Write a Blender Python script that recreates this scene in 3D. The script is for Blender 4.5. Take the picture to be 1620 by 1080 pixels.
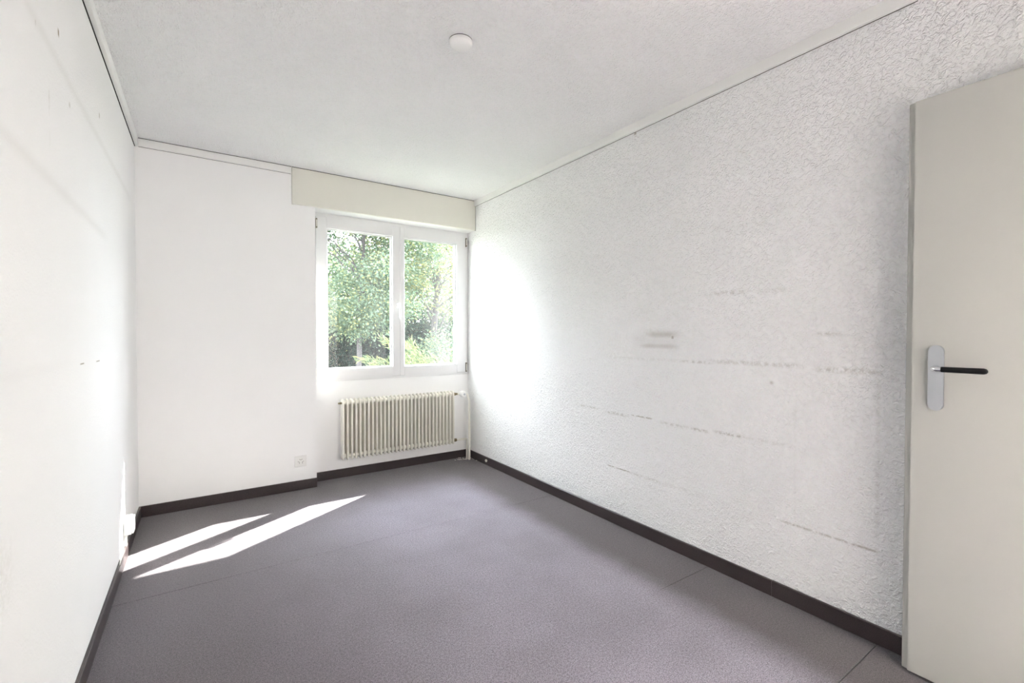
import bpy, bmesh, math, random
import numpy as np
from mathutils import Vector, Matrix

for o in list(bpy.data.objects):
    bpy.data.objects.remove(o)
sc = bpy.context.scene
C = sc.collection

# ------------------------------------------------------------------ camera
FPX = 723.79
cam_d = bpy.data.cameras.new('camera')
cam_d.sensor_width = 36.0
cam_d.lens = FPX / 1620 * 36.0
cam_d.clip_start = 0.02
cam_d.clip_end = 300
cam = bpy.data.objects.new('camera', cam_d)
C.objects.link(cam)
yaw, pit, rol = (math.radians(v) for v in (34.1446, -0.9243, 0.0513))
fw = Vector((math.sin(yaw) * math.cos(pit), math.cos(yaw) * math.cos(pit), math.sin(pit)))
rt0 = Vector((math.cos(yaw), -math.sin(yaw), 0))
up0 = rt0.cross(fw)
rt = rt0 * math.cos(rol) + up0 * math.sin(rol)
up = up0 * math.cos(rol) - rt0 * math.sin(rol)
cam.matrix_world = Matrix(((rt.x, up.x, -fw.x, -2.1445),
                           (rt.y, up.y, -fw.y, -3.9258),
                           (rt.z, up.z, -fw.z, 1.19),
                           (0, 0, 0, 1)))
sc.camera = cam

# ------------------------------------------------------------------ sky, sun, exposure
SKY = 5.0
SUN = 15.0
HALL_FILL = 125.0
world = bpy.data.worlds.new('sky')
sc.world = world
world.use_nodes = True
bg = world.node_tree.nodes['Background']
bg.inputs['Color'].default_value = (0.87, 0.93, 1.0, 1)
bg.inputs['Strength'].default_value = SKY

sun_d = bpy.data.lights.new('sun', 'SUN')
sun_d.energy = SUN
sun_d.angle = math.radians(0.53)
sun_d.color = (1.0, 0.96, 0.90)
sun = bpy.data.objects.new('sun', sun_d)
C.objects.link(sun)
sdir = Vector((-0.886, -0.52, -0.905))
sun.rotation_euler = sdir.to_track_quat('-Z', 'Y').to_euler()
sun.location = (8, 5, 9)

# light portal in the window opening: guides sky sampling, gives off no light of its own
pd = bpy.data.lights.new('window_portal', 'AREA')
pd.shape = 'RECTANGLE'
pd.size, pd.size_y = 1.50, 1.38
pd.cycles.is_portal = True
po = bpy.data.objects.new('window_portal', pd)
C.objects.link(po)
po.location = (-0.68, 0.20, 1.47)
po.rotation_euler = (math.radians(-90), 0, 0)

vs = sc.view_settings
vs.view_transform = 'Standard'
vs.look = 'None'
vs.gamma = 1
vs.use_curve_mapping = False
vs.exposure = 2.02
cy = sc.cycles
cy.max_bounces = 12
cy.diffuse_bounces = 9
cy.glossy_bounces = 4
cy.transmission_bounces = 8
cy.transparent_max_bounces = 12
cy.caustics_reflective = False
cy.caustics_refractive = False
cy.sample_clamp_indirect = 8
cy.use_denoising = True
cy.denoising_prefilter = 'NONE'
cy.adaptive_threshold = 0.02

# ------------------------------------------------------------------ dimensions
W, H = 2.491, 2.441          # room width (right wall x=0, left wall x=-W), height
PD = 0.134                   # pier depth in front of the niche wall (y=0)
PX = -1.411                  # pier edge
YN = -4.30                   # near wall
BB, BT = 0.072, 0.012        # baseboard height, thickness
OUT = 0.18                   # outer face of the window wall

# ------------------------------------------------------------------ material helpers
def mat(name):
    m = bpy.data.materials.new(name)
    m.use_nodes = True
    return m, m.node_tree.nodes, m.node_tree.links, m.node_tree.nodes['Principled BSDF']

def simple(name, col, rough=0.5, metal=0.0, spec=0.5, noise=0.0, nscale=8.0, bump=0.0, bscale=200.0):
    m, N, L, b = mat(name)
    b.inputs['Roughness'].default_value = rough
    b.inputs['Metallic'].default_value = metal
    b.inputs['Specular IOR Level'].default_value = spec
    tc = N.new('ShaderNodeTexCoord')
    n = N.new('ShaderNodeTexNoise')
    n.inputs['Scale'].default_value = nscale
    n.inputs['Detail'].default_value = 4
    L.new(tc.outputs['Object'], n.inputs['Vector'])
    mx = N.new('ShaderNodeMix'); mx.data_type = 'RGBA'
    mx.inputs['A'].default_value = (*[c * (1 - noise) for c in col], 1)
    mx.inputs['B'].default_value = (*[min(1, c * (1 + noise)) for c in col], 1)
    L.new(n.outputs['Fac'], mx.inputs['Factor'])
    L.new(mx.outputs['Result'], b.inputs['Base Color'])
    if bump:
        n2 = N.new('ShaderNodeTexNoise'); n2.inputs['Scale'].default_value = bscale
        L.new(tc.outputs['Object'], n2.inputs['Vector'])
        bp = N.new('ShaderNodeBump'); bp.inputs['Strength'].default_value = bump
        bp.inputs['Distance'].default_value = 0.002
        L.new(n2.outputs['Fac'], bp.inputs['Height'])
        L.new(bp.outputs['Normal'], b.inputs['Normal'])
    return m

class G:
    """tiny node-maths helper"""
    def __init__(s, N, L): s.N, s.L = N, L
    def put(s, sock, v):
        if isinstance(v, (int, float)): sock.default_value = v
        else: s.L.new(v, sock)
    def m(s, op, a, b=0.0, c=None):
        n = s.N.new('ShaderNodeMath'); n.operation = op
        s.put(n.inputs[0], a); s.put(n.inputs[1], b)
        if c is not None: s.put(n.inputs[2], c)
        return n.outputs[0]
    def sm(s, v, a, b, lo=0.0, hi=1.0):
        n = s.N.new('ShaderNodeMapRange'); n.interpolation_type = 'SMOOTHSTEP'
        s.put(n.inputs['Value'], v)
        n.inputs['From Min'].default_value = a; n.inputs['From Max'].default_value = b
        n.inputs['To Min'].default_value = lo; n.inputs['To Max'].default_value = hi
        return n.outputs[0]
    def noise(s, vec, scale, detail=3.0, rough=0.5, dist=0.0):
        n = s.N.new('ShaderNodeTexNoise')
        n.inputs['Scale'].default_value = scale; n.inputs['Detail'].default_value = detail
        n.inputs['Roughness'].default_value = rough; n.inputs['Distortion'].default_value = dist
        s.L.new(vec, n.inputs['Vector'])
        return n.outputs['Fac']
    def rect(s, u, v, u0, u1, v0, v1, su, sv):
        """soft-edged rectangle mask"""
        a = s.sm(u, u0 - su, u0 + su); b = s.sm(u, u1 - su, u1 + su, 1.0, 0.0)
        c = s.sm(v, v0 - sv, v0 + sv); d = s.sm(v, v1 - sv, v1 + sv, 1.0, 0.0)
        return s.m('MULTIPLY', s.m('MULTIPLY', a, b), s.m('MULTIPLY', c, d))
    def mixc(s, f, a, b):
        n = s.N.new('ShaderNodeMix'); n.data_type = 'RGBA'
        s.put(n.inputs['Factor'], f)
        for k, v in (('A', a), ('B', b)):
            if isinstance(v, tuple): n.inputs[k].default_value = (*v, 1)
            else: s.L.new(v, n.inputs[k])
        return n.outputs['Result']

def plaster(name, col, bump, dist, scale, marks=(), mark_col=(0.30, 0.26, 0.19), axis='YZ', fine=True, stretch=1.0):
    """painted plaster; marks = (u0,u1,v0,v1,soft_u,soft_v,strength,noise_mult)"""
    m, N, L, b = mat(name)
    g = G(N, L)
    tc = N.new('ShaderNodeTexCoord'); P = tc.outputs['Object']
    sp = N.new('ShaderNodeSeparateXYZ'); L.new(P, sp.inputs[0])
    u, v = sp.outputs[axis[0]], sp.outputs[axis[1]]
    b.inputs['Roughness'].default_value = 0.85
    b.inputs['Specular IOR Level'].default_value = 0.2
    big = g.noise(P, 1.3, 3)
    colr = g.mixc(g.sm(big, 0.3, 0.7), tuple(c * 0.975 for c in col), col)
    if marks:
        tot = None
        brk = g.noise(P, 55.0, 4, 0.65)
        brk = g.sm(brk, 0.38, 0.60)
        for (u0, u1, v0, v1, su, sv, st, nm) in marks:
            r = g.rect(u, v, u0, u1, v0, v1, su, sv)
            w = g.m('MULTIPLY', r, st)
            if nm: w = g.m('MULTIPLY', w, brk)
            tot = w if tot is None else g.m('MAXIMUM', tot, w)
        colr = g.mixc(tot, colr, mark_col)
    L.new(colr, b.inputs['Base Color'])
    if bump:
        # rough-cast relief: worm-like ridges between cells plus grain
        wob = N.new('ShaderNodeTexNoise'); wob.inputs['Scale'].default_value = scale * 0.9
        L.new(P, wob.inputs['Vector'])
        add = N.new('ShaderNodeVectorMath'); add.operation = 'MULTIPLY_ADD'
        L.new(wob.outputs['Color'], add.inputs[0])
        add.inputs[1].default_value = (0.9 / scale,) * 3
        L.new(P, add.inputs[2])
        h1 = g.noise(add.outputs[0], scale, 2.5, 0.55, 0.6)
        h1 = g.m('ABSOLUTE', g.m('SUBTRACT', h1, 0.5))
        h1 = g.sm(h1, 0.0, 0.22)
        h2 = g.noise(P, scale * 2.3, 2, 0.5)
        hh = g.m('ADD', h1, g.m('MULTIPLY', h2, 0.7))
        bp = N.new('ShaderNodeBump'); bp.inputs['Strength'].default_value = bump
        bp.inputs['Distance'].default_value = dist
        L.new(hh, bp.inputs['Height'])
        L.new(bp.outputs['Normal'], b.inputs['Normal'])
    return m

# grime left by shelves and furniture on the right wall (y, z in metres)
RM = [
    (-2.36, -2.17, 1.176, 1.200, 0.05, 0.022, 0.50, 0), (-2.35, -2.14, 1.178, 1.206, 0.04, 0.03, 0.40, 1), (-2.36, -2.12, 1.114, 1.132, 0.05, 0.018, 0.44, 0), (-2.36, -2.12, 1.114, 1.136, 0.05, 0.022, 0.34, 1),
    (-2.37, -2.05, 1.100, 1.200, 0.06, 0.05, 0.10, 0),
    (-2.55, -1.85, 1.040, 1.052, 0.05, 0.010, 0.16, 1), (-2.57, -2.40, 1.040, 1.050, 0.03, 0.008, 0.42, 1),
    (-2.99, -2.56, 1.046, 1.060, 0.04, 0.012, 0.34, 1), (-3.27, -3.05, 1.036, 1.052, 0.03, 0.012, 0.38, 1),
    (-1.76, -1.56, 0.698, 0.708, 0.03, 0.007, 0.34, 1), (-2.02, -1.84, 0.686, 0.700, 0.03, 0.008, 0.40, 1),
    (-2.20, -2.06, 0.699, 0.706, 0.02, 0.004, 0.72, 1), (-2.44, -2.26, 0.686, 0.698, 0.04, 0.008, 0.30, 1),
    (-2.55, -2.46, 0.684, 0.697, 0.02, 0.007, 0.48, 1), (-2.74, -2.60, 0.692, 0.704, 0.03, 0.007, 0.48, 1),
    (-3.00, -2.74, 0.690, 0.702, 0.05, 0.009, 0.16, 1),
    (-2.035, -1.86, 0.350, 0.356, 0.012, 0.003, 0.75, 1), (-2.30, -2.02, 0.345, 0.356, 0.05, 0.007, 0.24, 1),
    (-2.55, -2.25, 0.340, 0.360, 0.05, 0.010, 0.10, 1),
    (-3.268, -2.92, 0.349, 0.358, 0.03, 0.005, 0.42, 1), (-3.270, -3.20, 0.349, 0.357, 0.01, 0.004, 0.5, 0),
    (-3.273, -3.260, 0.36, 1.03, 0.007, 0.03, 0.13, 1), (-2.975, -2.968, 0.36, 1.03, 0.006, 0.05, 0.07, 1),
    (-2.74, -2.56, 1.385, 1.402, 0.05, 0.010, 0.30, 1), (-2.95, -2.80, 1.380, 1.396, 0.05, 0.012, 0.18, 1),
    (-3.15, -3.05, 1.184, 1.198, 0.03, 0.010, 0.28, 1), (-2.875, -2.862, 0.964, 0.976, 0.008, 0.007, 0.42, 0),
    (-2.28, -1.80, 1.05, 1.20, 0.08, 0.06, 0.06, 1), (-2.345, -2.330, 1.165, 1.182, 0.004, 0.004, 0.6, 0),
    (-2.076, -2.060, 2.376, 2.390, 0.006, 0.004, 0.6, 0),
]
LM = [
    (-3.2, -0.45, 1.985, 2.010, 0.2, 0.022, 0.10, 0), (-3.2, -1.25, 1.605, 1.632, 0.15, 0.022, 0.10, 0),
    (-2.030, -2.016, 2.078, 2.098, 0.006, 0.006, 0.95, 0), (-2.26, -2.245, 1.980, 1.996, 0.008, 0.006, 0.45, 1),
    (-1.79, -1.73, 1.083, 1.087, 0.010, 0.0018, 0.85, 0), (-1.50, -1.43, 1.078, 1.082, 0.010, 0.0018, 0.75, 0),
    (-2.142, -2.132, 1.80, 1.87, 0.004, 0.01, 0.22, 1), (-2.142, -2.132, 1.72, 1.75, 0.004, 0.01, 0.2, 1),
    (-1.370, -1.352, 2.092, 2.112, 0.006, 0.005, 0.5, 0), (-2.60, -2.0, 1.090, 1.102, 0.2, 0.02, 0.06, 0),
    (-2.62, -2.50, 0.60, 0.75, 0.05, 0.05, 0.10, 1), (-1.9, -1.885, 1.92, 1.935, 0.006, 0.006, 0.4, 0),
]
M = {}
M['wall_right'] = plaster('rough_plaster_right', (0.945, 0.944, 0.944), 0.76, 0.0083, 45.0, RM)
M['wall_left'] = plaster('painted_plaster_left', (0.875, 0.872, 0.870), 0.22, 0.003, 70.0, LM)
M['wall_far'] = plaster('smooth_plaster_far', (0.945, 0.944, 0.944), 0.10, 0.0012, 90.0)
M['ceiling'] = plaster('rough_plaster_ceiling', (0.945, 0.944, 0.944), 0.80, 0.0057, 54.0)
M['trim'] = simple('trim_white_plastic', (0.86, 0.86, 0.84), 0.45, noise=0.01)
M['upvc'] = simple('white_window_plastic', (0.80, 0.80, 0.80), 0.25, noise=0.01)
M['box'] = simple('cream_painted_board', (0.78, 0.77, 0.70), 0.45, noise=0.015)
M['soffit'] = simple('white_painted_board', (0.86, 0.86, 0.85), 0.5, noise=0.01)
M['door'] = simple('cream_door_lacquer', (0.46, 0.46, 0.435), 0.42, noise=0.012, nscale=3)
M['dark'] = simple('dark_gap', (0.02, 0.018, 0.015), 0.9)
M['alu'] = simple('brushed_aluminium', (0.50, 0.52, 0.55), 0.40, metal=0.85, noise=0.04, nscale=30)
M['chrome'] = simple('chrome', (0.80, 0.81, 0.83), 0.12, metal=1.0)
M['black'] = simple('black_grip', (0.008, 0.008, 0.009), 0.5, spec=0.2, noise=0.1)
M['rad'] = simple('cream_radiator_enamel', (0.84, 0.82, 0.75), 0.35, noise=0.015)
M['brass'] = simple('tarnished_brass', (0.22, 0.18, 0.10), 0.45, metal=0.7, noise=0.2, nscale=60)
M['socket'] = simple('white_socket_plastic', (0.84, 0.84, 0.82), 0.35, noise=0.01)
M['socket_grey'] = simple('light_grey_box_plastic', (0.62, 0.63, 0.61), 0.4, noise=0.01)
M['hole'] = simple('socket_hole', (0.05, 0.045, 0.04), 0.8)
M['hinge'] = simple('window_hinge_metal', (0.22, 0.20, 0.15), 0.4, metal=0.6, noise=0.15, nscale=80)
M['hinge_cap'] = simple('hinge_plastic_cap', (0.82, 0.81, 0.76), 0.4)
M['detector'] = simple('white_dome_plastic', (0.90, 0.895, 0.88), 0.4, noise=0.01)
M['plaster_bits'] = simple('white_mortar', (0.80, 0.77, 0.70), 0.95, noise=0.2, nscale=120)
M['facade'] = simple('outside_render', (0.62, 0.60, 0.56), 0.9, noise=0.05, nscale=20)
M['hall'] = simple('hall_paint', (0.90, 0.89, 0.87), 0.85, noise=0.01)

# skirting: dark brown, flecked
def skirting():
    m, N, L, b = mat('brown_flecked_skirting')
    g = G(N, L)
    P = N.new('ShaderNodeTexCoord').outputs['Object']
    a = g.noise(P, 420.0, 2, 0.6)
    c = g.mixc(g.sm(a, 0.35, 0.75), (0.028, 0.020, 0.021), (0.070, 0.052, 0.053))
    L.new(c, b.inputs['Base Color'])
    b.inputs['Roughness'].default_value = 0.33
    b.inputs['Specular IOR Level'].default_value = 0.55
    return m
M['skirt'] = skirting()

# carpet: mauve-grey pile, middle paler from wear and painted-in window glare, darker where furniture stood
def carpet():
    m, N, L, b = mat('mauve_grey_carpet')
    g = G(N, L)
    P = N.new('ShaderNodeTexCoord').outputs['Object']
    sp = N.new('ShaderNodeSeparateXYZ'); L.new(P, sp.inputs[0])
    x, y = sp.outputs[0], sp.outputs[1]
    wob = g.m('MULTIPLY', g.m('SUBTRACT', g.noise(P, 5.0, 4, 0.6), 0.5), 0.12)
    xx = g.m('ADD', x, wob); yy = g.m('ADD', y, wob)
    # strip along the right wall kept its colour; left fade shapes the painted glare
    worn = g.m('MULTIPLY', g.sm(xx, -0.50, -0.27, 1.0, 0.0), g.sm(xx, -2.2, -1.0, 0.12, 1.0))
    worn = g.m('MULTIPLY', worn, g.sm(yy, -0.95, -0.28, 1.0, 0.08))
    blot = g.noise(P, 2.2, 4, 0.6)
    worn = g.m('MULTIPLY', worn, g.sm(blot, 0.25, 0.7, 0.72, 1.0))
    base = g.mixc(worn, (0.078, 0.063, 0.069), (0.285, 0.260, 0.318))  # pale tone holds both wear and window sheen put into the colour
    f1 = g.noise(P, 300.0, 2, 0.7)
    f2 = g.noise(P, 110.0, 3, 0.7)
    sp1 = g.m('ADD', g.m('MULTIPLY', f1, 0.7), g.m('MULTIPLY', f2, 0.3))
    fac = g.sm(sp1, 0.34, 0.66, 0.38, 1.62)
    vm = N.new('ShaderNodeVectorMath'); vm.operation = 'SCALE'
    L.new(base, vm.inputs[0]); L.new(fac, vm.inputs['Scale'])
    L.new(vm.outputs[0], b.inputs['Base Color'])
    b.inputs['Roughness'].default_value = 0.9
    b.inputs['Specular IOR Level'].default_value = 0.15
    b.inputs['Sheen Weight'].default_value = 0.35
    b.inputs['Sheen Roughness'].default_value = 0.5
    bp = N.new('ShaderNodeBump'); bp.inputs['Strength'].default_value = 0.6
    bp.inputs['Distance'].default_value = 0.003
    L.new(sp1, bp.inputs['Height']); L.new(bp.outputs['Normal'], b.inputs['Normal'])
    return m
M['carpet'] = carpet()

# window glass: clear pane with a film of dust that scatters the sun
def glass(name, lo, hi, u0, u1):
    m, N, L, b = mat(name)
    N.remove(b)
    g = G(N, L)
    out = N['Material Output']
    P = N.new('ShaderNodeTexCoord').outputs['Object']
    sp = N.new('ShaderNodeSeparateXYZ'); L.new(P, sp.inputs[0])
    n1 = g.noise(P, 3.2, 4, 0.6)
    gr = g.m('ADD', g.sm(sp.outputs[0], u0, u1), g.m('MULTIPLY', g.m('SUBTRACT', n1, 0.5), 0.5))
    dust = g.sm(gr, 0.0, 1.0, lo, hi)
    dust = g.m('MULTIPLY', dust, g.sm(sp.outputs[2], 0.9, 2.3, 1.1, 0.55))
    tr = N.new('ShaderNodeBsdfTransparent'); tr.inputs[0].default_value = (0.97, 0.985, 0.975, 1)
    tl = N.new('ShaderNodeBsdfTranslucent'); tl.inputs[0].default_value = (0.92, 0.93, 0.95, 1)
    gl = N.new('ShaderNodeBsdfGlossy'); gl.inputs['Roughness'].default_value = 0.02
    lw = N.new('ShaderNodeLayerWeight'); lw.inputs['Blend'].default_value = 0.5
    fres = g.m('MULTIPLY_ADD', g.m('POWER', lw.outputs['Facing'], 5.0), 0.9, 0.010)
    a = N.new('ShaderNodeMixShader'); L.new(dust, a.inputs[0]); L.new(tr.outputs[0], a.inputs[1]); L.new(tl.outputs[0], a.inputs[2])
    c = N.new('ShaderNodeMixShader'); L.new(fres, c.inputs[0]); L.new(a.outputs[0], c.inputs[1]); L.new(gl.outputs[0], c.inputs[2])
    L.new(c.outputs[0], out.inputs['Surface'])
    return m
M['glass_l'] = glass('dusty_glass_clearer', 0.003, 0.010, -1.35, -0.6)
M['glass_r'] = glass('dusty_glass_hazy', 0.005, 0.020, -0.62, -0.10)

def leafmat(name, cols, transl=0.45):
    m, N, L, b = mat(name)
    N.remove(b)
    out = N['Material Output']
    ge = N.new('ShaderNodeNewGeometry')
    rp = N.new('ShaderNodeValToRGB')
    el = rp.color_ramp.elements
    el[0].position = 0; el[0].color = (*cols[0], 1)
    el[1].position = 1; el[1].color = (*cols[-1], 1)
    for i, c in enumerate(cols[1:-1], 1):
        e = el.new(i / (len(cols) - 1)); e.color = (*c, 1)
    L.new(ge.outputs['Random Per Island'], rp.inputs[0])
    d = N.new('ShaderNodeBsdfDiffuse'); t = N.new('ShaderNodeBsdfTranslucent')
    L.new(rp.outputs[0], d.inputs[0]); L.new(rp.outputs[0], t.inputs[0])
    mx = N.new('ShaderNodeMixShader'); mx.inputs[0].default_value = transl
    L.new(d.outputs[0], mx.inputs[1]); L.new(t.outputs[0], mx.inputs[2])
    L.new(mx.outputs[0], out.inputs['Surface'])
    return m
M['leaf_a'] = leafmat('maple_leaves', [(0.075, 0.112, 0.070), (0.112, 0.155, 0.108), (0.135, 0.178, 0.130), (0.155, 0.19, 0.120), (0.24, 0.235, 0.10)])
M['leaf_b'] = leafmat('yellowing_leaves', [(0.12, 0.155, 0.09), (0.17, 0.20, 0.11), (0.26, 0.25, 0.11), (0.31, 0.28, 0.13)])
M['leaf_c'] = leafmat('dark_evergreen_leaves', [(0.016, 0.024, 0.022), (0.024, 0.036, 0.031), (0.034, 0.050, 0.040), (0.05, 0.043, 0.038)], 0.25)
M['leaf_j'] = leafmat('golden_juniper_needles', [(0.08, 0.115, 0.065), (0.12, 0.15, 0.080), (0.19, 0.19, 0.085)], 0.35)
M['bark'] = simple('grey_brown_bark', (0.07, 0.06, 0.062), 0.9, noise=0.3, nscale=25)
M['lawn'] = simple('lawn', (0.075, 0.090, 0.055), 0.95, noise=0.4, nscale=9)

# ------------------------------------------------------------------ mesh helpers
class MB:
    def __init__(s): s.bm = bmesh.new()
    def box(s, x0, x1, y0, y1, z0, z1, bev=0.0, seg=1):
        r = bmesh.ops.create_cube(s.bm, size=1.0)
        vs = r['verts']
        bmesh.ops.scale(s.bm, vec=(abs(x1 - x0), abs(y1 - y0), abs(z1 - z0)), verts=vs)
        bmesh.ops.translate(s.bm, vec=((x0 + x1) / 2, (y0 + y1) / 2, (z0 + z1) / 2), verts=vs)
        if bev:
            es = list({e for v in vs for e in v.link_edges})
            bmesh.ops.bevel(s.bm, geom=es, offset=bev, segments=seg, affect='EDGES', profile=0.5)
        return s
    def tube(s, pts, rad, seg=12, caps=True):
        pts = [Vector(p) for p in pts]
        if not isinstance(rad, (list, tuple)): rad = [rad] * len(pts)
        rings = []
        prev = None
        for i, p in enumerate(pts):
            t = (pts[min(i + 1, len(pts) - 1)] - pts[max(i - 1, 0)]).normalized()
            if prev is None:
                a = t.orthogonal().normalized()
            else:
                a = (prev - t * prev.dot(t))
                a = a.normalized() if a.length > 1e-6 else t.orthogonal().normalized()
            prev = a
            b = t.cross(a)
            rings.append([s.bm.verts.new(p + (a * math.cos(2 * math.pi * k / seg) + b * math.sin(2 * math.pi * k / seg)) * rad[i]) for k in range(seg)])
        for r0, r1 in zip(rings, rings[1:]):
            for k in range(seg):
                s.bm.faces.new((r0[k], r0[(k + 1) % seg], r1[(k + 1) % seg], r1[k]))
        if caps:
            s.bm.faces.new(rings[0][::-1]); s.bm.faces.new(rings[-1])
        return s
    def prism(s, poly, axis, a0, a1):
        """extrude a 2-D polygon along an axis"""
        def P(u, v, w):
            return {'x': (w, u, v), 'y': (u, w, v), 'z': (u, v, w)}[axis]
        r0 = [s.bm.verts.new(P(u, v, a0)) for u, v in poly]
        r1 = [s.bm.verts.new(P(u, v, a1)) for u, v in poly]
        n = len(poly)
        for k in range(n):
            s.bm.faces.new((r0[k], r0[(k + 1) % n], r1[(k + 1) % n], r1[k]))
        s.bm.faces.new(r0[::-1]); s.bm.faces.new(r1)
        return s
    def build(s, name, material, parent=None, smooth=False, angle=0.6):
        bmesh.ops.recalc_face_normals(s.bm, faces=s.bm.faces[:])
        me = bpy.data.meshes.new(name)
        s.bm.to_mesh(me); s.bm.free()
        me.materials.append(material)
        if smooth:
            for p in me.polygons: p.use_smooth = True
            me.set_sharp_from_angle(angle=angle)
        o = bpy.data.objects.new(name, me)
        C.objects.link(o)
        if parent: o.parent = parent
        return o

def tag(o, label, cat, group=None, kind=None):
    o['label'] = label; o['category'] = cat
    if group: o['group'] = group
    if kind: o['kind'] = kind
    return o
def empty(name, loc=(0, 0, 0)):
    o = bpy.data.objects.new(name, None)
    o.empty_display_size = 0.05
    C.objects.link(o); o.location = loc
    return o
def sub(o, parent):
    """parent o under an Empty that sits away from the origin, keeping world coordinates"""
    o.parent = parent
    o.matrix_parent_inverse = Matrix.Translation(-Vector(parent.location))
    return o

# ------------------------------------------------------------------ room shell
floor = MB().box(-W - 0.1, 1.3, YN - 1.6, OUT, -0.20, -0.008).build('floor', M['dark'])
tag(floor, 'floor laid with worn mauve grey carpet in several pieces', 'floor', kind='structure')
SEAM = 0.0013
pieces = [(-W, 0, -1.31 + SEAM, 0), (-W, -0.385, YN, -1.31 - SEAM), (-0.385, 0, -2.565 + SEAM, -1.31 - SEAM),
          (-0.385, 0, -3.275 + SEAM, -2.565 - SEAM), (-0.385, 0, YN, -3.275 - SEAM)]
for x0, x1, y0, y1 in pieces:
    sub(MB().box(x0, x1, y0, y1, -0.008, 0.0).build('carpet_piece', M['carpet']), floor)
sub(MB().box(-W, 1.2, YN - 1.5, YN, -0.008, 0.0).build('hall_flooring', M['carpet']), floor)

ceil = MB().box(-W - 0.1, 0.1, YN, OUT, H, H + 0.15).build('ceiling', M['ceiling'])
tag(ceil, 'off white ceiling of fine rough-cast plaster', 'ceiling', kind='structure')
wl = MB().box(-W - 0.12, -W, YN, OUT, 0, H).build('wall_left', M['wall_left'])
tag(wl, 'white left wall with faint scuffs and shelf marks', 'wall', kind='structure')
wr = MB().box(0, 0.12, YN, OUT - 0.16, 0, H).build('wall_right', M['wall_right'])
tag(wr, 'white rough-cast right wall with grey shelf and furniture stains', 'wall', kind='structure')

# far wall: pier, breast under the window, lintel
b = MB()
b.box(-W, PX, -PD, OUT, 0, H)                      # pier left of the niche
b.box(PX, 0.0, 0.0, OUT, 0, 0.80)                  # under the window
b.box(PX, 0.0, 0.0, OUT, 2.163, H)                 # above the window
wf = b.build('wall_far', M['wall_far'])
tag(wf, 'smooth white window wall with a radiator niche beside a shallow pier', 'wall', kind='structure')
fac = MB().box(0.125, 1.6, 0.0, OUT, -0.4, H + 0.4)
fac.box(0.0, 0.125, 0.0, OUT, -0.4, 0.80).box(0.0, 0.125, 0.0, OUT, 2.163, H + 0.4)
sub(fac.build('outside_facade', M['facade']), wf)
sub(MB().box(PX - 0.02, 0.12, 0.075, OUT + 0.05, 0.775, 0.80).build('outer_sill', M['alu']), wf)

# near wall with the doorway and a short unseen hall added for the fill light
DX0, DX1, DH = -0.985, -0.135, 2.02
nw = MB()
nw.box(-W, DX0, YN - 0.12, YN, 0, H).box(DX1, 0, YN - 0.12, YN, 0, H).box(DX0, DX1, YN - 0.12, YN, DH, H)
nwo = nw.build('wall_near', M['wall_far'])
tag(nwo, 'white wall with the doorway, behind the viewpoint', 'wall', kind='structure')
hb = MB()
hb.box(-W, 1.2, YN - 1.6, YN - 1.5, 0, H)
hb.box(-W - 0.1, -W, YN - 1.6, YN - 0.12, 0, H).box(1.2, 1.3, YN - 1.6, YN - 0.12, 0, H)
hb.box(-W - 0.1, 1.3, YN - 1.6, YN, H, H + 0.1).box(0, 1.2, YN - 0.12, YN - 0.02, 0, H)
ho = hb.build('wall_hall', M['hall'])
tag(ho, 'white walls of an unseen hall, added to carry the fill light', 'wall', kind='structure')
ld = bpy.data.lights.new('hall_fill_light', 'AREA')  # added area light out of view, fills the near end of the room
ld.shape = 'DISK'; ld.size = 0.45; ld.energy = HALL_FILL; ld.color = (1.0, 0.97, 0.94)
lo = bpy.data.objects.new('hall_fill_light', ld); C.objects.link(lo)
lo.location = (1.0, YN - 0.80, H - 0.03)

# ------------------------------------------------------------------ baseboards and ceiling trim
def board(*a): return MB().box(*a, bev=0.002).build('board', M['skirt'])
br = empty('baseboard_right'); tag(br, 'dark brown flecked skirting along the rough right wall', 'baseboard', kind='structure')
for y0, y1 in ((-2.882 + 0.0003, 0.0), (YN, -2.882 - 0.0003)):
    board(-BT, 0, y0, y1, 0, BB).parent = br
chip = MB()
rng = random.Random(4)
pl = [(-0.363 + (0.022 + rng.uniform(-.007, .007)) * math.cos(t) , 0.040 + (0.012 + rng.uniform(-.004, .004)) * math.sin(t)) for t in [k * math.pi / 5 for k in range(10)]]
chip.prism(pl, 'x', -BT - 0.0008, -BT + 0.0002)
co = chip.build('paint_chip', M['plaster_bits'], br); co['label'] = 'small white chipped spot'
bl = empty('baseboard_left'); tag(bl, 'dark brown skirting along the white left wall', 'baseboard', kind='structure')
board(-W, -W + BT, YN, -PD - BT, 0, BB).parent = bl
bp_ = empty('baseboard_pier'); tag(bp_, 'dark brown skirting at the foot of the pier', 'baseboard', kind='structure')
board(-W, PX, -PD - BT, -PD, 0, BB).parent = bp_
bn = empty('baseboard_niche'); tag(bn, 'dark brown skirting below the radiator in the niche', 'baseboard', kind='structure')
board(PX, -BT, -BT, 0, 0, BB).parent = bn

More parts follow.
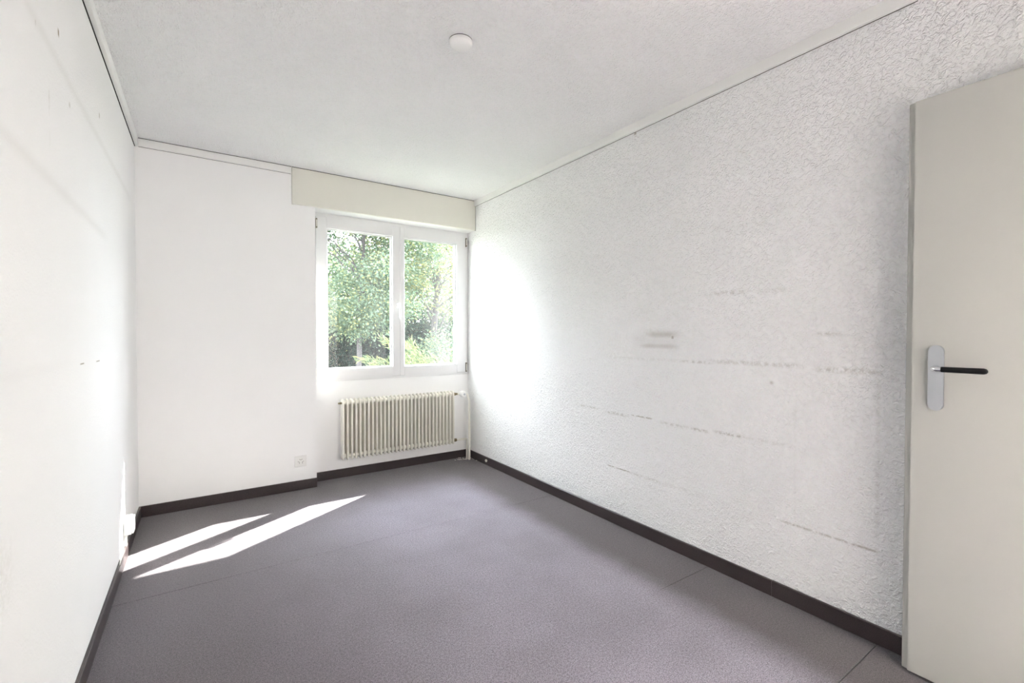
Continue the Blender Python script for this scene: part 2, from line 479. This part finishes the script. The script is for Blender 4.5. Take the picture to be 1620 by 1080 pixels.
TH, TT = 0.0508, 0.020
def channel(name, label, x0, x1, y0, y1, gap):
    e = empty(name); tag(e, label, 'trim', kind='structure')
    MB().box(x0, x1, y0, y1, H - TH, H - (0.003 if name == 'trim_2' else 0.0), bev=0.0015, seg=2).build('channel_cover', M['trim'], e)
    g_ = MB().box(*gap).build('shadow_joint', M['dark'], e)
    if name == 'trim_2': MB().box(x0, x1, y0, y1, H - 0.003, H).build('shadow_joint', M['dark'], e)
    return e
channel('trim_1', 'white ceiling trim strip along the left wall', -W + 0.003, -W + TT, YN, -PD, (-W, -W + 0.004, YN, -PD, H - TH - 0.0015, H - 0.002))
channel('trim_2', 'short white ceiling trim strip above the pier', -W + TT, -1.580, -PD - TT, -PD - 0.002, (-W + TT, -1.580, -PD - 0.003, -PD, H - TH - 0.001, H - 0.002))
t3 = channel('trim_3', 'white ceiling trim strip along the rough right wall', -TT, -0.002, -3.366, -0.160, (-0.003, 0, -3.366, -0.160, H - TH - 0.001, H - 0.002))

# ------------------------------------------------------------------ roller shutter box
BXL, BXY, BZ = -1.5765, -0.156, 2.164
sb = empty('roller_shutter_box', (-0.79, BXY, BZ))
tag(sb, 'cream boxed roller shutter casing above the window', 'shutter box')
sub(MB().box(BXL, -0.004, BXY, BXY + 0.018, BZ + 0.001, H - 0.004, bev=0.0015).build('front_panel', M['box']), sb)
sub(MB().box(BXL + 0.002, -0.006, BXY + 0.002, BXY + 0.016, H - 0.004, H).build('shadow_joint', M['dark']), sb)
sub(MB().box(-0.004, 0, BXY + 0.004, BXY + 0.016, BZ, H - TH).build('shadow_joint', M['dark']), sb)
sub(MB().box(BXL, BXL + 0.012, BXY + 0.018, -PD, BZ + 0.001, H - 0.004).build('side_panel', M['box']), sb)
sub(MB().box(PX, -0.0, BXY + 0.018, 0.0, BZ, BZ + 0.012).build('underside_panel', M['soffit']), sb)

# ------------------------------------------------------------------ window
win = empty('window_1', (-0.7, 0, 0.82))
tag(win, 'white two-sash window with dusty panes looking onto garden trees', 'window', kind='structure')
FX0, FX1, FZ0, FZ1 = PX, 0.0, 0.800, 2.163
def ring(name, x0, x1, z0, z1, l, r, bt, tp, y0, y1, material, bev=0.002, parent=None):
    m_ = MB()
    m_.box(x0, x0 + l, y0, y1, z0, z1, bev=bev)
    m_.box(x1 - r, x1, y0, y1, z0, z1, bev=bev)
    m_.box(x0 + l, x1 - r, y0, y1, z0, z0 + bt, bev=0)
    m_.box(x0 + l, x1 - r, y0, y1, z1 - tp, z1, bev=0)
    o = m_.build(name, material)
    return sub(o, parent or win)
ring('frame', FX0, FX1, FZ0, FZ1, 0.055, 0.055, 0.045, 0.05, 0.002, 0.075, M['upvc'], bev=0)
SZ0, SZ1 = 0.823, 2.133
def sash(x0, x1, l, r, gm):
    e = empty('sash', (x0, 0, SZ0)); sub(e, win)
    ring('sash_frame', x0, x1, SZ0, SZ1, l, r, 0.080, 0.087, -0.018, 0.062, M['upvc'], parent=None).parent = None
    f = C.objects[-1]
    f.parent = win; f.matrix_parent_inverse = Matrix.Translation(-Vector(win.location))
    bpy.data.objects.remove(e)
    gx0, gx1, gz0, gz1 = x0 + l, x1 - r, SZ0 + 0.080, SZ1 - 0.087
    # glazing bead: thin bright lip round the pane
    m_ = MB()
    t = 0.010
    for bx in ((gx0, gx0 + t, gz0, gz1), (gx1 - t, gx1, gz0, gz1), (gx0 + t, gx1 - t, gz0, gz0 + t), (gx0 + t, gx1 - t, gz1 - t, gz1)):
        m_.box(bx[0], bx[1], 0.004, 0.030, bx[2], bx[3])
    bd = m_.build('glazing_bead', M['upvc']); bd.parent = f
    pn = MB().box(gx0 + 0.002, gx1 - 0.002, 0.030, 0.031, gz0 + 0.002, gz1 - 0.002).build('pane', gm); pn.parent = f
    return f
sl = sash(-1.384, -0.690, 0.083, 0.066, M['glass_l'])
sr = sash(-0.689, -0.037, 0.039, 0.092, M['glass_r'])
# handle on the left sash
hx, hz = -0.712, 1.452
hp = MB().box(hx - 0.014, hx + 0.014, -0.026, -0.018, hz - 0.035, hz + 0.035, bev=0.004, seg=2).build('handle_plate', M['upvc']); hp.parent = sl
hl = MB().tube([(hx, -0.022, hz), (hx, -0.058, hz), (hx + 0.004, -0.064, hz - 0.012), (hx + 0.008, -0.066, hz - 0.125)], [0.010, 0.010, 0.010, 0.008], 10).build('handle', M['upvc'], smooth=True)
hl.parent = sl
hg = MB().box(hx + 0.014, hx + 0.0175, -0.064, -0.050, hz - 0.120, hz - 0.008).build('handle_shade_strip', M['alu']); hg.parent = sl  # grey strip painting in the shaded side of the white handle
# hinges
def hinge(x, z0, z1, f, m_):
    a = MB().box(x - 0.007, x + 0.007, -0.027, 0.002, z0, z1, bev=0.003, seg=2).build('hinge', m_)
    a.parent = f
    c = MB().box(x - 0.003, x + 0.004, -0.0285, -0.026, z0 + 0.012, z1 - 0.012, bev=0.001).build('hinge_cap', M['hinge_cap'])
    c.parent = f
hinge(-1.3810, 2.035, 2.113, sl, M['hinge']); hinge(-1.3810, 0.826, 0.912, sl, M['hinge_cap'])
hinge(-0.0295, 2.030, 2.113, sr, M['hinge']); hinge(-0.0295, 0.826, 0.915, sr, M['hinge'])

# ------------------------------------------------------------------ radiator
rad = empty('radiator', (-0.70, -0.07, 0.165))
tag(rad, 'cream steel fin radiator with thermostat valve below the window', 'radiator')
NF, RX0, RX1, RZ0, RZ1, RY0, RY1 = 30, -1.207, -0.203, 0.165, 0.660, -0.112, -0.032
me_fin = None
prof = []
for (cy_, cz_, a0) in ((RY0 + 0.026, RZ0 + 0.014, 180), (RY1 - 0.014, RZ0 + 0.014, 270), (RY1 - 0.026, RZ1 - 0.026, 0), (RY0 + 0.026, RZ1 - 0.026, 90)):
    rr = 0.026 if cz_ > 0.4 else 0.014
    cyy = (RY0 + rr) if cy_ < -0.07 else (RY1 - rr)
    for k in range(5):
        t = math.radians(a0 + 90 * k / 4)
        prof.append((cyy + rr * math.cos(t), cz_ + rr * math.sin(t)))
for i in range(NF):
    xc = RX0 + 0.0065 + (RX1 - RX0 - 0.013) * i / (NF - 1)
    if me_fin is None:
        m_ = MB()
        m_.prism(prof, 'x', -0.0065, 0.0065)
        es = [e for e in m_.bm.edges if abs(e.verts[0].co.x - e.verts[1].co.x) < 1e-6]
        bmesh.ops.bevel(m_.bm, geom=es, offset=0.0042, segments=2, affect='EDGES')
        o = m_.build('fin', M['rad'], smooth=True, angle=0.9)
        me_fin = o.data
    else:
        o = bpy.data.objects.new('fin', me_fin); C.objects.link(o)
    o.location = (xc, 0, 0)
    sub(o, rad)
for z in (RZ0 + 0.028, RZ1 - 0.034):
    sub(MB().tube([(RX0 + 0.004, -0.070, z), (RX1 - 0.004, -0.070, z)], 0.0175, 14).build('header_tube', M['rad'], smooth=True), rad)
sub(MB().box(RX0 + 0.02, RX1 - 0.02, -0.040, -0.034, RZ0 + 0.02, RZ1 - 0.02).build('back_plate', M['rad']), rad)
for x in (-1.02, -0.39):
    sub(MB().box(x - 0.012, x + 0.012, -0.036, 0.0, 0.50, 0.55).build('wall_bracket', M['rad']), rad)
zt = RZ1 - 0.034
sub(MB().tube([(RX0 + 0.002, -0.070, zt), (RX0 - 0.026, -0.070, zt)], [0.009, 0.006], 10).build('air_vent', M['brass'], smooth=True), rad)
sub(MB().tube([(RX1 - 0.002, -0.070, zt), (-0.188, -0.070, zt), (-0.1879, -0.070, zt), (-0.176, -0.070, zt), (-0.1759, -0.07, zt), (-0.150, -0.070, zt)], [0.009, 0.009, 0.014, 0.014, 0.010, 0.010], 12).build('valve_nut', M['brass'], smooth=True), rad)
# valve body and thermostat head (its axis points into the room)
sub(MB().tube([(-0.155, -0.07, zt), (-0.075, -0.07, zt)], 0.011, 12).build('valve_body', M['rad'], smooth=True), rad)
hc = (-0.112, zt)
hd = MB().tube([(hc[0], -0.078, hc[1]), (hc[0], -0.084, hc[1]), (hc[0], -0.128, hc[1]), (hc[0], -0.134, hc[1]), (hc[0], -0.136, hc[1])], [0.018, 0.029, 0.030, 0.026, 0.018], 20).build('thermostat_head', M['socket'], smooth=True)
sub(hd, rad)
MB().tube([(hc[0], -0.1358, hc[1]), (hc[0], -0.1375, hc[1])], 0.010, 16).build('dial_mark', M['alu'], hd)
# supply pipe: up from the floor, bending back to the valve
pa, pb = (-0.050, -0.118), (-0.040, -0.052)
sub(MB().tube([(pa[0], pa[1], 0.0), (pa[0], pa[1], 0.55), (pa[0], pa[1] + 0.012, 0.578), (pa[0] - 0.002, pa[1] + 0.034, 0.612), (pa[0] - 0.012, -0.072, 0.625), (-0.080, -0.07, zt)], 0.0105, 14).build('supply_pipe', M['rad'], smooth=True, angle=1.2), rad)
sub(MB().tube([(pb[0], pb[1], 0.0), (pb[0], pb[1], 0.165), (pb[0] - 0.004, pb[1] - 0.004, 0.182), (pb[0] - 0.022, -0.068, 0.190), (-0.165, -0.07, 0.192)], 0.0095, 14).build('return_pipe', M['rad'], smooth=True, angle=1.2), rad)
sub(MB().tube([(RX1 - 0.004, -0.07, 0.192), (-0.184, -0.07, 0.192), (-0.1839, -0.07, 0.192), (-0.162, -0.07, 0.192)], [0.009, 0.009, 0.015, 0.014], 10).build('return_nut', M['brass'], smooth=True), rad)
# crumbled mortar at the pipe feet
m_ = MB()
rng = random.Random(7)
for i in range(42):
    x = -0.055 + rng.gauss(0, 0.035) - (0.05 if i % 3 == 0 else 0); y = -0.10 + rng.gauss(0, 0.035) + (0.055 if i % 3 == 0 else 0)
    x = min(x, -0.016); y = min(y, -0.016)
    s_ = rng.uniform(0.002, 0.0055)
    m_.box(x - s_, x + s_, y - s_ * rng.uniform(.6, 1.4), y + s_, 0.0, rng.uniform(0.0015, 0.004))
mo = m_.build('mortar_crumbs', M['plaster_bits'])
tag(mo, 'white crumbs of mortar on the carpet around the pipe feet', 'mortar crumbs', kind='stuff')

# ------------------------------------------------------------------ sockets
so = empty('wall_socket', (-1.526, -PD, 0.218)); tag(so, 'white square three-way wall socket low on the pier', 'socket')
cvp = sub(MB().box(-1.568, -1.484, -PD - 0.009, -PD, 0.177, 0.259, bev=0.003, seg=2).build('cover_plate', M['socket']), so)
MB().box(-1.557, -1.495, -PD - 0.0105, -PD - 0.009, 0.188, 0.248, bev=0.0006).build('insert', M['socket'], cvp)
m_ = MB()
for a in (90, 210, 330):
    t = math.radians(a)
    cx_, cz_ = -1.526 + 0.017 * math.cos(t), 0.218 + 0.015 * math.sin(t)
    for dx, dz in ((-0.0075, 0.0), (0.0075, 0.0), (0.0, -0.0045)):
        m_.tube([(cx_ + dx * math.sin(t) * 1.0 + dz * math.cos(t), -PD - 0.0104, cz_ - dx * math.cos(t) + dz * math.sin(t)),
                 (cx_ + dx * math.sin(t) * 1.0 + dz * math.cos(t), -PD - 0.0112, cz_ - dx * math.cos(t) + dz * math.sin(t))], 0.0024, 8)
ph = m_.build('pin_holes', M['hole']); ph['kind'] = 'stuff'; ph.parent = cvp

sx = empty('surface_socket', (-W, -0.80, 0.18)); tag(sx, 'white surface-mounted box just above the left skirting in the sun', 'socket')
sub(MB().box(-W, -W + 0.034, -0.840, -0.755, 0.140, 0.222, bev=0.003, seg=2).build('housing', M['socket_grey']), sx)
sub(MB().box(-W + 0.034, -W + 0.041, -0.837, -0.758, 0.143, 0.219, bev=0.002, seg=2).build('cover_plate', M['socket_grey']), sx)
sub(MB().box(-W, -W + 0.010, -0.806, -0.790, BB, 0.140).build('cable_duct', M['socket_grey']), sx)

# ------------------------------------------------------------------ ceiling dome
DC = (-1.218, -2.168)
de = empty('ceiling_cover', (DC[0], DC[1], H)); tag(de, 'small round white domed cover on the ceiling', 'ceiling cover')
sub(MB().tube([(DC[0], DC[1], H), (DC[0], DC[1], H - 0.003)], 0.0497, 32).build('base_ring', M['dark']), de)
sub(MB().tube([(DC[0], DC[1], H - 0.003), (DC[0], DC[1], H - 0.012), (DC[0], DC[1], H - 0.017), (DC[0], DC[1], H - 0.022), (DC[0], DC[1], H - 0.026), (DC[0], DC[1], H - 0.028)],
              [0.050, 0.0495, 0.047, 0.040, 0.026, 0.008], 40).build('dome', M['detector'], smooth=True, angle=1.2), de)

# ------------------------------------------------------------------ door
DFX, DY0, DY1 = -0.100, -3.389, -4.235        # visible face, free edge, hinge edge
door = empty('door_1', (DFX, DY0, 0.01))
tag(door, 'cream door leaf standing open beside the rough wall', 'door', kind='structure')
prof = [(DFX, DY0), (DFX, DY1), (DFX + 0.040, DY1), (DFX + 0.040, DY0 + 0.0175), (DFX + 0.010, DY0 + 0.0175), (DFX + 0.010, DY0)]
m_ = MB(); m_.prism(prof, 'z', 0.010, 1.992)
es = [e for e in m_.bm.edges]
bmesh.ops.bevel(m_.bm, geom=es, offset=0.0015, segments=2, affect='EDGES')
sub(m_.build('leaf', M['door']), door)
ky = -3.4545
pw, pz0, pz1 = 0.0200, 0.934, 1.154
pts_ = []
for k in range(13):
    t = math.pi * k / 12
    pts_.append((ky + pw * math.cos(t), pz1 - pw + pw * math.sin(t)))
for k in range(13):
    t = math.pi + math.pi * k / 12
    pts_.append((ky + pw * math.cos(t), pz0 + pw + pw * math.sin(t)))
m_ = MB(); m_.prism(pts_, 'x', DFX - 0.007, DFX)
es = [e for e in m_.bm.edges if abs(e.verts[0].co.x - (DFX - 0.007)) < 1e-5 and abs(e.verts[1].co.x - (DFX - 0.007)) < 1e-5]
bmesh.ops.bevel(m_.bm, geom=es, offset=0.002, segments=2, affect='EDGES')
plt = sub(m_.build('handle_plate', M['alu'], smooth=True, angle=0.5), door)
lv = 1.076
sub(MB().tube([(DFX - 0.006, ky, lv), (DFX - 0.012, ky, lv), (DFX - 0.030, ky, lv), (DFX - 0.044, ky - 0.004, lv), (DFX - 0.050, ky - 0.014, lv), (DFX - 0.050, ky - 0.024, lv)],
              [0.012, 0.0105, 0.009, 0.009, 0.0088, 0.0086], 16).build('lever_neck', M['chrome'], smooth=True, angle=1.2), door)
sub(MB().tube([(DFX - 0.050, ky - 0.022, lv), (DFX - 0.050, ky - 0.0235, lv), (DFX - 0.050, ky - 0.122, lv), (DFX - 0.050, ky - 0.128, lv), (DFX - 0.050, ky - 0.131, lv)],
              [0.0075, 0.0088, 0.0095, 0.0075, 0.003], 18).build('lever_grip', M['black'], smooth=True, angle=0.9), door)
sub(MB().box(DFX + 0.014, DFX + 0.034, DY0 + 0.0175, DY0 + 0.0195, 1.00, 1.16).build('latch_plate', M['alu']), door)
sub(MB().prism([(DFX + 0.018, DY0 + 0.0195), (DFX + 0.030, DY0 + 0.0195), (DFX + 0.030, DY0 + 0.0225), (DFX + 0.022, DY0 + 0.0240)], 'z', 1.060, 1.095).build('latch_bolt', M['chrome']), door)
for z in (0.25, 1.75):
    sub(MB().tube([(DFX + 0.046, DY1 + 0.004, z - 0.05), (DFX + 0.046, DY1 + 0.004, z + 0.05)], 0.007, 10).build('hinge', M['alu'], smooth=True), door)
fr = empty('door_2', (DX0, YN, 0)); tag(fr, 'cream door frame around the doorway behind the viewpoint', 'door frame', kind='structure')
m_ = MB()
m_.box(DX0, DX0 + 0.05, YN - 0.13, YN + 0.012, 0, DH).box(DX1 - 0.03, DX1, YN - 0.13, YN + 0.012, 0, DH).box(DX0, DX1, YN - 0.13, YN + 0.012, DH - 0.04, DH)
sub(m_.build('jamb', M['door']), fr)

# ------------------------------------------------------------------ garden
GZ = -0.45
lawn = MB().box(-25, 30, OUT, 45, GZ - 0.2, GZ).build('garden_lawn', M['lawn'])
tag(lawn, 'green garden ground outside the window', 'lawn', kind='structure')

def leaves(name, P, Dn, size, material, aspect=0.6, seed=0):
    """P: n x 3 leaf positions, Dn: n x 3 growth directions"""
    r = np.random.default_rng(seed)
    n = len(P)
    d = Dn / (np.linalg.norm(Dn, axis=1, keepdims=True) + 1e-9)
    q = r.normal(size=(n, 3)); q -= (q * d).sum(1, keepdims=True) * d
    q /= np.linalg.norm(q, axis=1, keepdims=True) + 1e-9
    nn = np.cross(d, q)
    s = size * r.uniform(0.6, 1.35, (n, 1))
    a = P; tip = P + d * s
    mid = P + d * s * 0.45
    l = mid + q * s * aspect * 0.5 + nn * s * 0.10
    rr = mid - q * s * aspect * 0.5 + nn * s * 0.10
    V = np.stack([a, l, tip, rr], 1).reshape(-1, 3)
    i = np.arange(n) * 4
    F = np.stack([np.stack([i, i + 1, i + 2], 1), np.stack([i, i + 2, i + 3], 1)], 1).reshape(-1, 3)
    me = bpy.data.meshes.new(name)
    me.vertices.add(len(V)); me.vertices.foreach_set('co', V.astype(np.float32).ravel())
    me.loops.add(F.size); me.loops.foreach_set('vertex_index', F.astype(np.int32).ravel())
    me.polygons.add(len(F))
    me.polygons.foreach_set('loop_start', np.arange(0, F.size, 3, dtype=np.int32))
    me.polygons.foreach_set('loop_total', np.full(len(F), 3, dtype=np.int32))
    me.update(); me.validate()
    me.materials.append(material)
    o = bpy.data.objects.new(name, me); C.objects.link(o)
    o['kind'] = 'stuff'
    return o

def clumps(seed, centre, radii, nc, per, cr, hollow=0.35, keep=None):
    r = np.random.default_rng(seed)
    cs = []
    while len(cs) < nc:
        v = r.uniform(-1, 1, 3); q = np.linalg.norm(v)
        if q > 1 or q < hollow: continue
        c = np.array(centre) + v * np.array(radii)
        if keep is not None and not keep(c): continue
        cs.append(c)
    cs = np.array(cs)
    P = []; D = []
    for c in cs:
        off = r.normal(size=(per, 3)) * cr * np.array([1.15, 1.15, 0.62]) * r.uniform(0.7, 1.25)
        p = c + off
        d = off * 0.8 + r.normal(size=(per, 3)) * cr * 0.6 + np.array([0, 0, -0.25 * cr])
        P.append(p); D.append(d)
    return cs, np.concatenate(P), np.concatenate(D)

def branch_path(a, b, r, sag=0.12, n=6):
    a, b = Vector(a), Vector(b)
    out = []
    for k in range(n):
        t = k / (n - 1)
        p = a.lerp(b, t)
        w = math.sin(math.pi * t) * sag
        out.append(p + Vector((r.uniform(-w, w), r.uniform(-w, w), w * 0.8)))
    return out

def tree(name, label, base, height, lean, tr, crown, nb, lm, size, seed, aspect=0.6, group=None):
    r = random.Random(seed)
    root = empty(name, base); tag(root, label, 'tree', group)
    bx, by, bz = base
    top = (bx + lean[0], by + lean[1], bz + height)
    tp = [(bx + lean[0] * t + r.uniform(-.05, .05), by + lean[1] * t + r.uniform(-.05, .05), bz + height * t) for t in (0, .2, .4, .6, .8, 1)]
    sub(MB().tube(tp, [tr * (1 - 0.14 * k) for k in range(6)], 10).build('trunk', M['bark'], smooth=True), root)
    cs, P, D = crown
    idx = list(range(len(cs))); r.shuffle(idx)
    for i in idx[:nb]:
        c = cs[i]
        t = min(0.97, max(0.25, (c[2] - bz) / height - 0.15 - r.uniform(0, .12)))
        k = t * 5; k0 = int(k); f = k - k0
        a = Vector(tp[k0]).lerp(Vector(tp[min(5, k0 + 1)]), f)
        path = branch_path(a, c, r, 0.14)
        rb = tr * r.uniform(0.16, 0.34)
        sub(MB().tube(path, [rb * (1 - 0.16 * j) for j in range(6)], 6).build('branch', M['bark'], smooth=True), root)
    sub(leaves('foliage', P, D, size, lm, aspect, seed), root)
    return root

# sky windows the crown leaves open (upper left gap)
def keep_a(c):
    return (c[0] + 0.05) ** 2 + (c[2] - 2.75) ** 2 > 0.70 ** 2
maple = tree('maple_tree', 'leafy green tree filling the left pane', (0.62, 6.1, GZ), 5.6, (0.25, 0.2), 0.065,
     clumps(11, (0.65, 5.9, 3.5), (1.85, 1.7, 2.35), 190, 420, 0.23, 0.30, keep_a), 26, M['leaf_a'], 0.060, 21)
def copy_tree(o, loc, label):  # for unseen trees added to cut sky light on the right wall
    c = o.copy(); C.objects.link(c); c.location = loc; c['label'] = label
    for ch in o.children:
        d = ch.copy(); C.objects.link(d); d.parent = c
    return c
copy_tree(maple, (-4.3, 5.6, GZ), 'unseen leafy tree added beyond the left jamb to block low sky light')
copy_tree(maple, (-8.2, 4.4, GZ), 'unseen leafy tree added farthest left to block low sky light')
tree('yellowing_tree', 'tree with yellowing leaves and bare dark branches behind the right pane', (3.05, 7.6, GZ), 5.8, (0.35, 0.1), 0.10,
     clumps(12, (3.1, 7.4, 3.9), (2.2, 1.5, 2.2), 105, 330, 0.26, 0.2), 30, M['leaf_b'], 0.068, 22)
tree('background_tree', 'pale green tree farther back between the two nearer crowns', (2.2, 11.5, GZ), 6.2, (0.2, 0), 0.16,
     clumps(13, (2.2, 11.3, 1.9), (4.6, 1.5, 2.0), 220, 190, 0.36, 0.2), 16, M['leaf_a'], 0.13, 23)

def shrub(name, label, base, radii, nc, per, lm, size, seed, cr=0.2, cat='shrub', group=None):
    r = random.Random(seed)
    root = empty(name, base); tag(root, label, cat, group)
    cs, P, D = clumps(seed, (base[0], base[1], base[2] + radii[2] * 0.95), radii, nc, per, cr, 0.3)
    for k in range(5):
        c = cs[r.randrange(len(cs))]
        sub(MB().tube(branch_path(base, c, r, 0.05), [0.03, .026, .022, .018, .014, .01], 6).build('stem', M['bark'], smooth=True), root)
    m = P[:, 2] > base[2] + 0.02
    sub(leaves('foliage', P[m], D[m], size, lm, 0.55, seed), root)
hs = 'dark shrubs under the trees'
for i, (x, y, rx, rz, lab) in enumerate([
        (-1.5, 8.4, 1.3, 1.2, 'dark evergreen shrub beyond the left edge of the window view'),
        (0.25, 8.0, 1.15, 1.25, 'dark evergreen shrub low in the left pane, left of the thin trunk'),
        (1.9, 8.7, 1.2, 1.15, 'dark evergreen shrub low in the left pane, right of the thin trunk'),
        (3.7, 9.4, 1.4, 1.15, 'dark shrub low in the right pane behind the golden fronds'),
        (5.9, 9.6, 1.4, 1.2, 'dark shrub beyond the right edge of the window view')]):
    shrub('evergreen_shrub', lab, (x, y, GZ), (rx, 0.8, rz), 70, 170, M['leaf_c'], 0.085, 40 + i, 0.19, group=hs)
shrub('leafy_bush', 'pale green bush in the hazy right pane above the golden fronds', (2.35, 5.0, GZ), (0.75, 0.6, 0.95), 55, 240, M['leaf_a'], 0.055, 61, 0.16)
# golden juniper: arching feathery fronds, each a part
ju = empty('juniper', (1.85, 3.0, GZ)); tag(ju, 'golden green juniper with feathery arching fronds outside the right pane', 'shrub')
r = np.random.default_rng(5)
for k in range(56):
    az = r.uniform(0, 2 * math.pi) if k % 3 == 0 else math.pi + r.normal() * 0.7
    ln = r.uniform(1.2, 2.15); el = r.uniform(0.55, 1.2)
    n = 300
    t = np.sort(r.uniform(0.15, 1, n))
    hor = ln * math.cos(el) * (t + 0.25 * t * t); ver = ln * math.sin(el) * (t - 0.22 * t * t)
    base = np.array([1.85 + r.uniform(-.55, .55), 3.0 + r.uniform(-.3, .3), GZ])
    sp_ = np.stack([base[0] + hor * math.cos(az), base[1] + hor * math.sin(az), base[2] + 0.12 + ver], 1)
    tan = np.gradient(sp_, axis=0); tan /= np.linalg.norm(tan, axis=1, keepdims=True) + 1e-9
    side = r.normal(size=(n, 3))
    d = tan * 1.0 + side * 0.42
    spread = (0.035 + 0.09 * (1 - t))[:, None] * r.normal(size=(n, 3)) * 0.55
    fo = leaves('frond', sp_ + spread, d, 0.105, M['leaf_j'], 0.20, 100 + k)
    sub(fo, ju)
